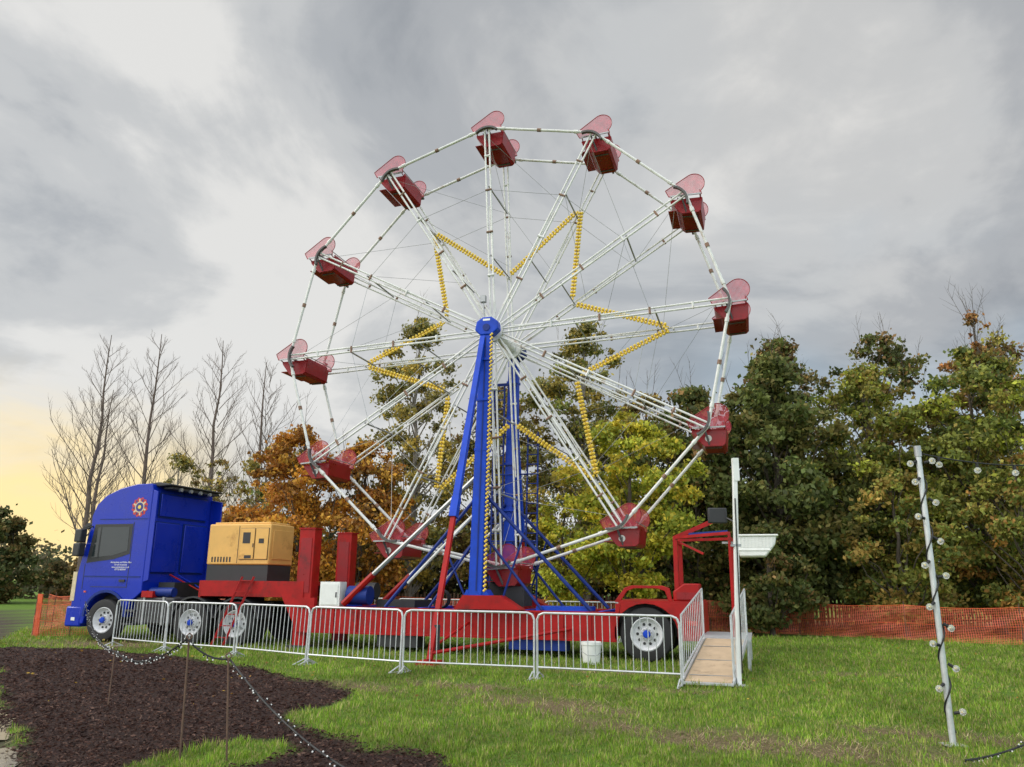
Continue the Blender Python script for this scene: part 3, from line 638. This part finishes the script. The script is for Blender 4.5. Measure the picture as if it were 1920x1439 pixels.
tree('hawthorn_bush',-37.4,54,5.2,3.0,.3,50,.85,13000,.28,G_bush,BARK,.12,shape=.35,shell=1.6)
tree('hawthorn_bush',-29.6,56,3.4,2.6,.2,36,.7,9000,.26,G_bush+G_brn,BARK,.10,shape=.35,shell=1.6)
def bare(x,y,h,seed,name='bare_poplar_tree'):
    random.seed(seed); t=Obj(name); limb(t,BBARK,(x,y,0),(x+random.uniform(-.4,.4),y,h),.20,.02,9,.006,'trunk',7)
    n=34
    for i in range(n):
        f=.16+.80*i/n; z=h*f; a=i*2.4+random.uniform(-.4,.4); L=h*.34*(1-f)**.6*random.uniform(.75,1.2)
        twigs(t,BBARK,Vector((x,y,z)),Vector((math.cos(a),math.sin(a),1.15)),max(1.2,L),.048*(1-f*.6),2,'branches',.45,.28,5)
    t.done()
bare(-26.6,50,17.3,11); bare(-23.3,50,17.4,12); bare(-19.0,50,17.0,13); bare(-16.2,51,15.8,14); bare(-29.5,56,15.0,15)
random.seed(5)
tree('birch_tree',-15.6,42,8.0,1.9,2,32,.6,3200,.18,G_brn+G_bir,BARK,.10,tw=26,shell=1.4)
tree('birch_tree',-18.6,44,8.6,1.9,2,32,.6,3200,.18,G_bir,PBARK,.10,tw=26,shell=1.4)
tree('birch_tree',-12.4,40,8.4,1.9,2,32,.6,3600,.18,G_brn+G_bir,BARK,.10,tw=30,shell=1.4)
# ------------------------------------------------------------------ ground
def inpoly(x,y,poly):
    ins=np.zeros(x.shape,bool); n=len(poly)
    for i in range(n):
        x1,y1=poly[i];x2,y2=poly[(i+1)%n]
        c=((y1>y)!=(y2>y))&(x<(x2-x1)*(y-y1)/((y2-y1)+1e-12)+x1); ins^=c
    return ins
def distpoly(x,y,poly):
    d=np.full(x.shape,1e9); n=len(poly)
    for i in range(n):
        a=np.array(poly[i]);b=np.array(poly[(i+1)%n]); ab=b-a
        t=(((x-a[0])*ab[0]+(y-a[1])*ab[1])/(ab@ab)).clip(0,1); d=np.minimum(d,np.hypot(x-a[0]-t*ab[0],y-a[1]-t*ab[1]))
    return np.where(inpoly(x,y,poly),d,-d)
def vn(x,y,s,seed=0):
    r=np.random.default_rng(seed); out=0
    for i in range(7):
        a=r.random()*6.28; k=s*(.6+r.random()*1.2); out=out+np.sin((x*math.cos(a)+y*math.sin(a))*k+r.random()*6.28+1.3*np.sin((x*math.sin(a*1.7)-y*math.cos(a*1.7))*k*.7))
    return out/7
MUL=[(-11.6,19.4),(-9.0,18.6),(-7.2,17.6),(-4.6,15.2),(-3.1,13.6),(-2.4,12.3),(-2.3,11.0),(-2.7,9.9),(-2.2,9.2),(-1.6,8.6),(-.9,8.0),(-.4,7.4),(0,6),(0,4),(-5,4),(-4.1,7.3),(-6.4,10.6),(-9,14.5),(-11.9,17.8)]
TON=[(-3.2,7.3),(-3.0,8.1),(-2.7,8.6),(-2.3,8.6),(-2.05,8.1),(-2.2,7.6),(-2.5,7.2)]
PATH=[(-5,4),(-4.1,7.3),(-6.4,10.6),(-9,14.5),(-11.9,17.8),(-13.4,22.0),(-17,29),(-24,40),(-28,40),(-21,28),(-17,20),(-12,14),(-9,9),(-8,4)]
def masks(x,y):
    n1=vn(x,y,2.2,1)*.35+vn(x,y,7,2)*.16+vn(x,y,20,9)*.07
    mul=(np.minimum((distpoly(x,y,MUL)+n1),(-distpoly(x,y,TON)+.0+n1*.4))*4+.5).clip(0,1)
    pa=((distpoly(x,y,PATH)+n1*.6)*3+.5).clip(0,1)
    def blob(cx,cy,rx,ry,a): 
        dx=(x-cx)*math.cos(a)+(y-cy)*math.sin(a); dy=-(x-cx)*math.sin(a)+(y-cy)*math.cos(a)
        return 1-np.hypot(dx/rx,dy/ry)
    st=np.maximum.reduce([blob(2.7,8.7,2.8,1.0,-.45),blob(.5,11.3,2.0,1.1,-.7),blob(4.8,9.3,1.8,.6,-.5),blob(1.4,9.6,1.8,.4,-.6),blob(-2.4,13.0,1.3,.7,-.7),blob(-10.0,20.6,3.4,1.7,-.4),blob(-.8,13.1,1.9,.5,-.4),blob(8.0,9.5,2,.4,-.2),blob(2.,13.0,2.5,.3,-.38),blob(6.4,15.5,1.4,.5,0),blob(1.5,15.5,4,.5,-.3)*.8])
    st=((st+vn(x,y,3,4)*.42+vn(x,y,11,5)*.28)*1.5).clip(0,1)
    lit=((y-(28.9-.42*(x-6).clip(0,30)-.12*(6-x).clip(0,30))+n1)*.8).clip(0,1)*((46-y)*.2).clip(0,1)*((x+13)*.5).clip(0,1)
    return mul,pa,st,lit
def axis(lo,hi,st,ext,g=1.25):
    a=list(np.arange(lo,hi+1e-6,st)); s=st; v=hi
    while v<ext: s*=g; v+=s; a.append(v)
    s=st; v=lo; b=[]
    while v>-ext: s*=g; v-=s; b.append(v)
    return np.array(b[::-1]+a)
gx=axis(-13,14,.09,900); gy=axis(6,24,.09,900)
XX,YY=np.meshgrid(gx,gy); mul,pa,st,lit=masks(XX,YY)
near=(np.hypot(XX,YY-12)<40)
ZZ=(vn(XX,YY,.6,6)*.02+vn(XX,YY,9,7)*.008)*near + mul*near*(.012+.014*vn(XX,YY,14,8)+.014*vn(XX,YY,30,3)) - pa*near*(.035+.01*vn(XX,YY,5,12)) - st*near*.02
ZZ=np.where(near,ZZ,0)
nx,ny=len(gx),len(gy)
V=np.stack([XX,YY,ZZ],-1).reshape(-1,3)
i=np.arange((ny-1)*(nx-1)); r_,c_=i//(nx-1),i%(nx-1); b0=r_*nx+c_
F=np.stack([b0,b0+1,b0+nx+1,b0+nx],1)
me=bpy.data.meshes.new('lawn'); me.vertices.add(len(V)); me.vertices.foreach_set('co',V.ravel())
me.loops.add(F.size); me.loops.foreach_set('vertex_index',F.ravel()); me.polygons.add(len(F))
me.polygons.foreach_set('loop_start',np.arange(len(F))*4); me.polygons.foreach_set('loop_total',np.full(len(F),4)); me.update(calc_edges=True)
me.polygons.foreach_set('use_smooth',np.ones(len(F),bool))
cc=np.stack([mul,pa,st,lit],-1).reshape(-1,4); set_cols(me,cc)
lawn=bpy.data.objects.new('lawn',me); S.collection.objects.link(lawn)
m,nt,b=nodes('ground_material'); L=nt.links
at=nt.nodes.new('ShaderNodeAttribute'); at.attribute_name='Col'; sp=nt.nodes.new('ShaderNodeSeparateColor'); L.new(at.outputs['Color'],sp.inputs[0])
tc=nt.nodes.new('ShaderNodeTexCoord')
def noise(s,d=6,r=.6):
    n=nt.nodes.new('ShaderNodeTexNoise'); n.inputs['Scale'].default_value=s; n.inputs['Detail'].default_value=d; n.inputs['Roughness'].default_value=r; L.new(tc.outputs['Object'],n.inputs['Vector']); return n.outputs['Fac']
def ramp(f,stops):
    r=nt.nodes.new('ShaderNodeValToRGB'); e=r.color_ramp.elements
    e[0].position=stops[0][0]; e[0].color=(*stops[0][1],1); e[1].position=stops[-1][0]; e[1].color=(*stops[-1][1],1)
    for p,c in stops[1:-1]: k=e.new(p); k.color=(*c,1)
    L.new(f,r.inputs[0]); return r.outputs[0]
def mix(f,a,c):
    x=nt.nodes.new('ShaderNodeMix'); x.data_type='RGBA'; L.new(f,x.inputs[0]); L.new(a,x.inputs[6]); L.new(c,x.inputs[7]); return x.outputs[2]
n1=noise(1.1,8,.7); n2=noise(26,6,.8)
g1=ramp(n1,[(.3,(.05,.11,.012)),(.5,(.09,.18,.014)),(.62,(.14,.21,.02)),(.75,(.18,.17,.05))]); g2=ramp(n2,[(.35,(.025,.05,.01)),(.6,(.15,.25,.03))])
fx=nt.nodes.new('ShaderNodeMix'); fx.data_type='RGBA'; fx.inputs[0].default_value=.5; L.new(g1,fx.inputs[6]); L.new(g2,fx.inputs[7]); col=fx.outputs[2]
straw=ramp(noise(35,6,.8),[(.35,(.06,.045,.025)),(.5,(.15,.115,.06)),(.7,(.32,.25,.13))]); col=mix(sp.outputs[2],col,straw)
pathc=ramp(noise(9,8,.75),[(.35,(.03,.024,.018)),(.55,(.065,.05,.037)),(.75,(.12,.095,.07))]); col=mix(sp.outputs[1],col,pathc)
mulc=ramp(noise(45,6,.8),[(.35,(.010,.006,.005)),(.5,(.030,.015,.012)),(.68,(.07,.037,.028))]); col=mix(sp.outputs[0],col,mulc)
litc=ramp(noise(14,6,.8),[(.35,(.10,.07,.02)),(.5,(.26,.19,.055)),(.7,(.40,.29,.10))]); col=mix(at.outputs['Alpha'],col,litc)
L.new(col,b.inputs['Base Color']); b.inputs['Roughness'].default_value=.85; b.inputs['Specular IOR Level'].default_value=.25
bp=nt.nodes.new('ShaderNodeBump'); bp.inputs['Strength'].default_value=.8; bp.inputs['Distance'].default_value=.03; L.new(n2,bp.inputs['Height']); L.new(bp.outputs[0],b.inputs['Normal'])
me.materials.append(m)
def blades(name,n,xr,yr,hgt,wid,keep,pal,flat=0.):
    u=rng.random(n); y=yr[0]*(yr[1]/yr[0])**u; x=xr[0]+(xr[1]-xr[0])*rng.random(n); x=x*(y/yr[1])
    mu,p_,s_,l_=masks(x,y); k=keep(x,y,mu,p_,s_,l_); x=x[k];y=y[k];s_=s_[k]; n=len(x)
    tuft=(vn(x,y,9,51)+.7*vn(x,y,23,52))
    ang=rng.random(n)*6.283; tilt=(.15+.6*rng.random(n))+flat; hh=hgt*(.45+.8*rng.random(n))*(y/9)**.35*(1+1.2*tuft).clip(.3,2.6); ww=wid*(.7+.6*rng.random(n))*(y/8)**.8
    d=np.stack([np.cos(ang)*np.sin(tilt),np.sin(ang)*np.sin(tilt),np.cos(tilt)],1)
    bb=np.stack([-np.sin(ang),np.cos(ang),np.zeros(n)],1)
    base=np.stack([x,y,np.full(n,-.005)],1)
    C=base+d*hh[:,None]*.5
    pal=np.array(pal); cols=pal[rng.integers(0,len(pal),n)]*(.7+.6*rng.random(n))[:,None]
    patch=(1+.40*vn(x,y,1.6,31)+.30*vn(x,y,5,32)+.40*tuft)[:,None]; cols=cols*patch.clip(.35,1.8)
    return quads_mesh(name,C,d*hh[:,None]*.5,bb*ww[:,None]*.5,cols.clip(.003,1),GRASSM)
GP=[(.14,.26,.02),(.19,.32,.025),(.11,.20,.018),(.25,.35,.04),(.29,.31,.08),(.33,.28,.12)]
def kg(x,y,mu,p_,s_,l_): return (mu<.35+.25*rng.random(len(x)))&(p_<.4)&(rng.random(len(x))>s_*.85)&(l_<.5)
blades('grass',340000,(-17,17),(6.6,26),.060,.0075,kg,GP)
def ks(x,y,mu,p_,s_,l_): return ((s_>.2+.6*rng.random(len(x)))|(rng.random(len(x))<.05))&(mu<.6)
blades('straw',110000,(-17,17),(6.6,24),.085,.007,ks,[(.36,.28,.16),(.26,.20,.11),(.44,.36,.22),(.16,.11,.06)],flat=.85)
n=80000; y=6.6*(20/6.6)**rng.random(n); x=(-14+14.5*rng.random(n))*(y/20)*1.0; 
mu,p_,s_,l_=masks(x,y); k=(mu>.25+.5*rng.random(n)); x=x[k];y=y[k];n=len(x)
a=runit(n); a[:,2]*=.45; bb=np.cross(a,runit(n)); s=.024*(.4+1.1*rng.random(n))*(y/9)**.5
mp=np.array([(.05,.024,.018),(.09,.045,.034),(.025,.013,.011),(.14,.08,.06),(.04,.02,.018)])
quads_mesh('bark_mulch',np.stack([x,y,.022+.012*rng.random(n)],1),a*s[:,None],bb*s[:,None]*.4,mp[rng.integers(0,5,n)]*(.6+.8*rng.random(n))[:,None],GRASSM)
n=20000; x=rng.uniform(-14,22,n); y=rng.uniform(10,34,n); mu,p_,s_,l_=masks(x,y); k=(l_>.2*rng.random(n))&(rng.random(n)<.15+l_); 
k|=rng.random(n)<.04
x=x[k];y=y[k];n=len(x); a=runit(n); a[:,2]*=.3; bb=np.cross(a,runit(n)); ls=(.02+.04*((y-8)/20).clip(0,1))[:,None]
lp=np.array([(.45,.28,.05),(.35,.18,.04),(.5,.36,.07),(.22,.12,.03)])
quads_mesh('fallen_leaves',np.stack([x,y,.035+.02*rng.random(n)],1),a*ls,bb*ls*.7,lp[rng.integers(0,4,n)],LEAF)
PUD=simple('puddle_water',(.06,.05,.042),.06)
def puddle(cx,cy,rx,ry,a,z=-.012):
    V=[(cx,cy,.0)];n=40
    for i in range(n):
        t=2*math.pi*i/n; r=1+.18*math.sin(3*t+cx)+.12*math.sin(5*t+2)+.07*math.sin(9*t)
        px,py=rx*r*math.cos(t),ry*r*math.sin(t); V.append((cx+px*math.cos(a)-py*math.sin(a),cy+px*math.sin(a)+py*math.cos(a),.0))
    me=bpy.data.meshes.new('puddle'); me.from_pydata(V,[],[(0,1+i,1+(i+1)%n) for i in range(n)]); me.materials.append(PUD)
    o=bpy.data.objects.new('puddle',me); S.collection.objects.link(o); o.location.z=z
puddle(-6.1,9.7,1.3,.60,-.9,-.012); puddle(-4.6,7.4,.8,.34,-1.0,-.006); puddle(-14.3,20.6,2.0,.8,-1.0); puddle(-9.2,13.3,1.2,.35,-.9)
# ------------------------------------------------------------------ festoon pole and string lights
def bulb(o,p,d,r=.036):
    p=Vector(p); d=Vector(d).normalized(); o.tube('lamp_holder',CABLE,p,p+d*.055,.016,n=8)
    o.sph('bulbs',BULB,p+d*(.055+r*.8),r,12,8); o.sph('bulb_filament',YEL,p+d*(.05+r*.8),r*.22,6,4)
pl=Obj('festoon_light_pole'); px,py=4.56,8.72
pl.tube('pole',GALV,(px,py,0),(px-.01,py,3.08),.032,.030,n=14); pl.box('pole_plate',GALV,px-.1,px+.1,py-.1,py+.1,.0,.012); pl.tube('collar',STEEL,(px-.01,py,2.98),(px-.01,py,3.1),.038,n=12)
W_=[]
for i in range(90):
    t=i/89; a=t*2*math.pi*5.5; W_.append((px+.042*math.cos(a),py+.042*math.sin(a),.12+t*2.84))
pl.path('wound_cable',CABLE,W_,.0085,n=6)
for i in range(13):
    z=.35+i*.215+random.uniform(-.05,.05); sg=-1 if i%2 else 1; bulb(pl,(px+sg*.035,py-.02,z),(sg*.7,-.25,-.5 if i%3 else .15))
def cat(p,q,sag,n=24):
    p=Vector(p);q=Vector(q); return [p.lerp(q,i/n)-Vector((0,0,4*sag*(i/n)*(1-i/n))) for i in range(n+1)]
C1=cat((px,py,3.02),(7.2,8.9,3.12),.16); pl.path('festoon_cable',CABLE,C1,.0085)
for i in range(2,24,4): bulb(pl,C1[i],(0,0,-1))
bulb(pl,(px-.03,py,2.93),(-.8,0,-.3))
pl.done()
sl=Obj('led_string_lights')
def ledline(P_):
    sl.path('cable',CABLE,P_,.009,n=5)
    for i in range(len(P_)-1):
        for j in range(2):
            c=Vector(P_[i]).lerp(Vector(P_[i+1]),j/2); d=Vector((random.uniform(-1,1),random.uniform(-1,1),random.uniform(-1,.4))).normalized()
            sl.tube('sockets',CABLE,c,c+d*.03,.007,n=5); sl.sph('leds',LEDM,c+d*.036,.008,5,4)
ledline(cat((-2.57,7.65,.86),(-1.15,6.6,.12),.10,16)); ledline(cat((-2.57,7.65,.86),(-3.0,7.7,1.03),.06,6)); ledline(cat((-3.0,7.7,1.03),(-5.08,10.7,.66),.16,22)); ledline(cat((-5.08,10.7,.66),(-11.0,21.2,1.0),.25,40))
ledline(cat((4.2,7.85,.03),(6.6,8.6,1.0),.22,22))
sl.done()
def rod(x,y,h,dx=0):
    r=Obj('metal_stake'); r.tube('rod',RODM,(x,y,-.02),(x+dx,y,h),.009,n=6); r.path('loop',RODM,[(x+dx,y,h),(x+dx+.03,y,h+.03),(x+dx,y,h+.06),(x+dx-.03,y,h+.03),(x+dx,y,h)],.006); r.done()
rod(-2.5,7.62,.86,-.07); rod(-2.95,7.7,1.02,-.03); rod(-5.08,10.7,.66,0); rod(6.6,8.6,1.0)
# ------------------------------------------------------------------ camera
f,pi_,ro,h=1476.5,.249,.0107,1.557
r0=Vector((1,0,0));u0=Vector((0,-math.sin(pi_),math.cos(pi_)));Fw=Vector((0,math.cos(pi_),math.sin(pi_)))
rt=r0*math.cos(ro)+u0*math.sin(ro); up=-r0*math.sin(ro)+u0*math.cos(ro)
cam=bpy.data.cameras.new('camera'); cam.sensor_width=36; cam.lens=36*f/1920; cam.clip_end=3000; cam.clip_start=.05
co=bpy.data.objects.new('camera',cam); S.collection.objects.link(co)
M=Matrix((rt,up,-Fw)).transposed().to_4x4(); M.translation=(0,0,h); co.matrix_world=M; S.camera=co
# ------------------------------------------------------------------ world + sun
az=math.radians(-95); el=math.radians(36)
sd=Vector((math.sin(az)*math.cos(el),math.cos(az)*math.cos(el),math.sin(el)))
su=bpy.data.lights.new('sun','SUN'); su.energy=1.5; su.angle=math.radians(22); su.color=(1,.93,.84)
so=bpy.data.objects.new('sun',su); S.collection.objects.link(so); so.rotation_euler=sd.to_track_quat('Z','Y').to_euler(); so.location=(0,0,30)
w=bpy.data.worlds.new('World'); S.world=w; w.use_nodes=True; nt=w.node_tree; L=nt.links; bg=nt.nodes['Background']
def N(t,**k):
    n=nt.nodes.new(t)
    for a_,v in k.items(): setattr(n,a_,v)
    return n
def M2(op,a,b_=None,c_=None):
    n=N('ShaderNodeMath',operation=op)
    for i_,v in enumerate((a,b_,c_)):
        if v is None: continue
        if isinstance(v,(int,float)): n.inputs[i_].default_value=v
        else: L.new(v,n.inputs[i_])
    return n.outputs[0]
def MR(v,a,b_,c_,d_,sm=True):
    n=N('ShaderNodeMapRange'); n.interpolation_type='SMOOTHSTEP' if sm else 'LINEAR'
    L.new(v,n.inputs[0])
    for i_,q in enumerate((a,b_,c_,d_)): n.inputs[i_+1].default_value=q
    return n.outputs[0]
sky=N('ShaderNodeTexSky'); sky.sky_type='NISHITA'; sky.sun_disc=False; sky.sun_elevation=el; sky.sun_rotation=az
tc=N('ShaderNodeTexCoord'); sx=N('ShaderNodeSeparateXYZ'); L.new(tc.outputs['Generated'],sx.inputs[0])
X_,Y_,Z_=sx.outputs
zc=M2('ADD',M2('MAXIMUM',Z_,0.),.30)
cb=N('ShaderNodeCombineXYZ'); L.new(M2('DIVIDE',X_,zc),cb.inputs[0]); L.new(M2('DIVIDE',Y_,zc),cb.inputs[1])
def WN(scale,det,ro_,dist,off):
    mp=N('ShaderNodeMapping'); mp.inputs['Location'].default_value=off; L.new(cb.outputs[0],mp.inputs[0])
    n=N('ShaderNodeTexNoise'); n.inputs['Scale'].default_value=scale; n.inputs['Detail'].default_value=det; n.inputs['Roughness'].default_value=ro_; n.inputs['Distortion'].default_value=dist
    L.new(mp.outputs[0],n.inputs['Vector']); return n.outputs['Fac']
c1=WN(1.35,8,.55,.6,(3.1,1.7,0)); c2=WN(.7,4,.5,.2,(7.3,4.4,0)); c3=WN(4.5,6,.6,.6,(1,9,0))
v=M2('ADD',M2('MULTIPLY',c1,.75),M2('ADD',M2('MULTIPLY',c2,.15),M2('MULTIPLY',c3,.14)))
v=M2('ADD',v,M2('MULTIPLY',MR(X_,-.6,.5,.06,-.02),MR(Z_,.1,.5,1.,.5)))
def WR(f,stops):
    r=N('ShaderNodeValToRGB'); e=r.color_ramp.elements; r.color_ramp.interpolation='EASE'
    e[0].position=stops[0][0]; e[0].color=(*stops[0][1],1); e[1].position=stops[-1][0]; e[1].color=(*stops[-1][1],1)
    for p,c in stops[1:-1]: k=e.new(p); k.color=(*c,1)
    L.new(f,r.inputs[0]); return r.outputs[0]
cl_=WR(v,[(.38,(.34,.355,.375)),(.46,(.47,.48,.49)),(.53,(.63,.63,.62)),(.62,(.86,.84,.80))])
def WM(f,a,c,bt='MIX'):
    x=N('ShaderNodeMix'); x.data_type='RGBA'; x.blend_type=bt
    if isinstance(f,float): x.inputs[0].default_value=f
    else: L.new(f,x.inputs[0])
    for s_,k_ in ((a,6),(c,7)):
        if isinstance(s_,tuple): x.inputs[k_].default_value=(*s_,1)
        else: L.new(s_,x.inputs[k_])
    return x.outputs[2]
blue=M2('MULTIPLY',MR(c2,.36,.56,0,.75),MR(X_,-.05,.40,.08,1.))
cl_=WM(blue,cl_,(.42,.55,.66))
cl_=WM(MR(Z_,.0,.24,.6,0.),cl_,(.74,.77,.80))
gl=N('ShaderNodeVectorMath',operation='DOT_PRODUCT'); L.new(tc.outputs['Generated'],gl.inputs[0]); gd=Vector((-.56,.82,.10)).normalized(); gl.inputs[1].default_value=gd
g_=M2('MULTIPLY',MR(gl.outputs['Value'],.950,.996,0,1.),MR(M2('ADD',Z_,M2('MULTIPLY',c3,.12)),.12,.30,1.,0.))
cl_=WM(g_,cl_,(1.2,.92,.42))
nis=N('ShaderNodeVectorMath',operation='SCALE'); L.new(sky.outputs[0],nis.inputs[0]); nis.inputs['Scale'].default_value=.10
tot=WM(.10,cl_,nis.outputs[0])
fill_boost=M2('MULTIPLY',MR(Z_,.66,.95,1.,1.9),MR(Y_,-.30,.20,2.5,1.))  # added fill light: unseen sky overhead and behind the camera made brighter
fin=N('ShaderNodeVectorMath',operation='SCALE'); L.new(tot,fin.inputs[0]); L.new(fill_boost,fin.inputs['Scale'])
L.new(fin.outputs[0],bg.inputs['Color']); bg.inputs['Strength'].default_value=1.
S.view_settings.view_transform='Standard'; S.view_settings.look='None'; S.view_settings.exposure=0
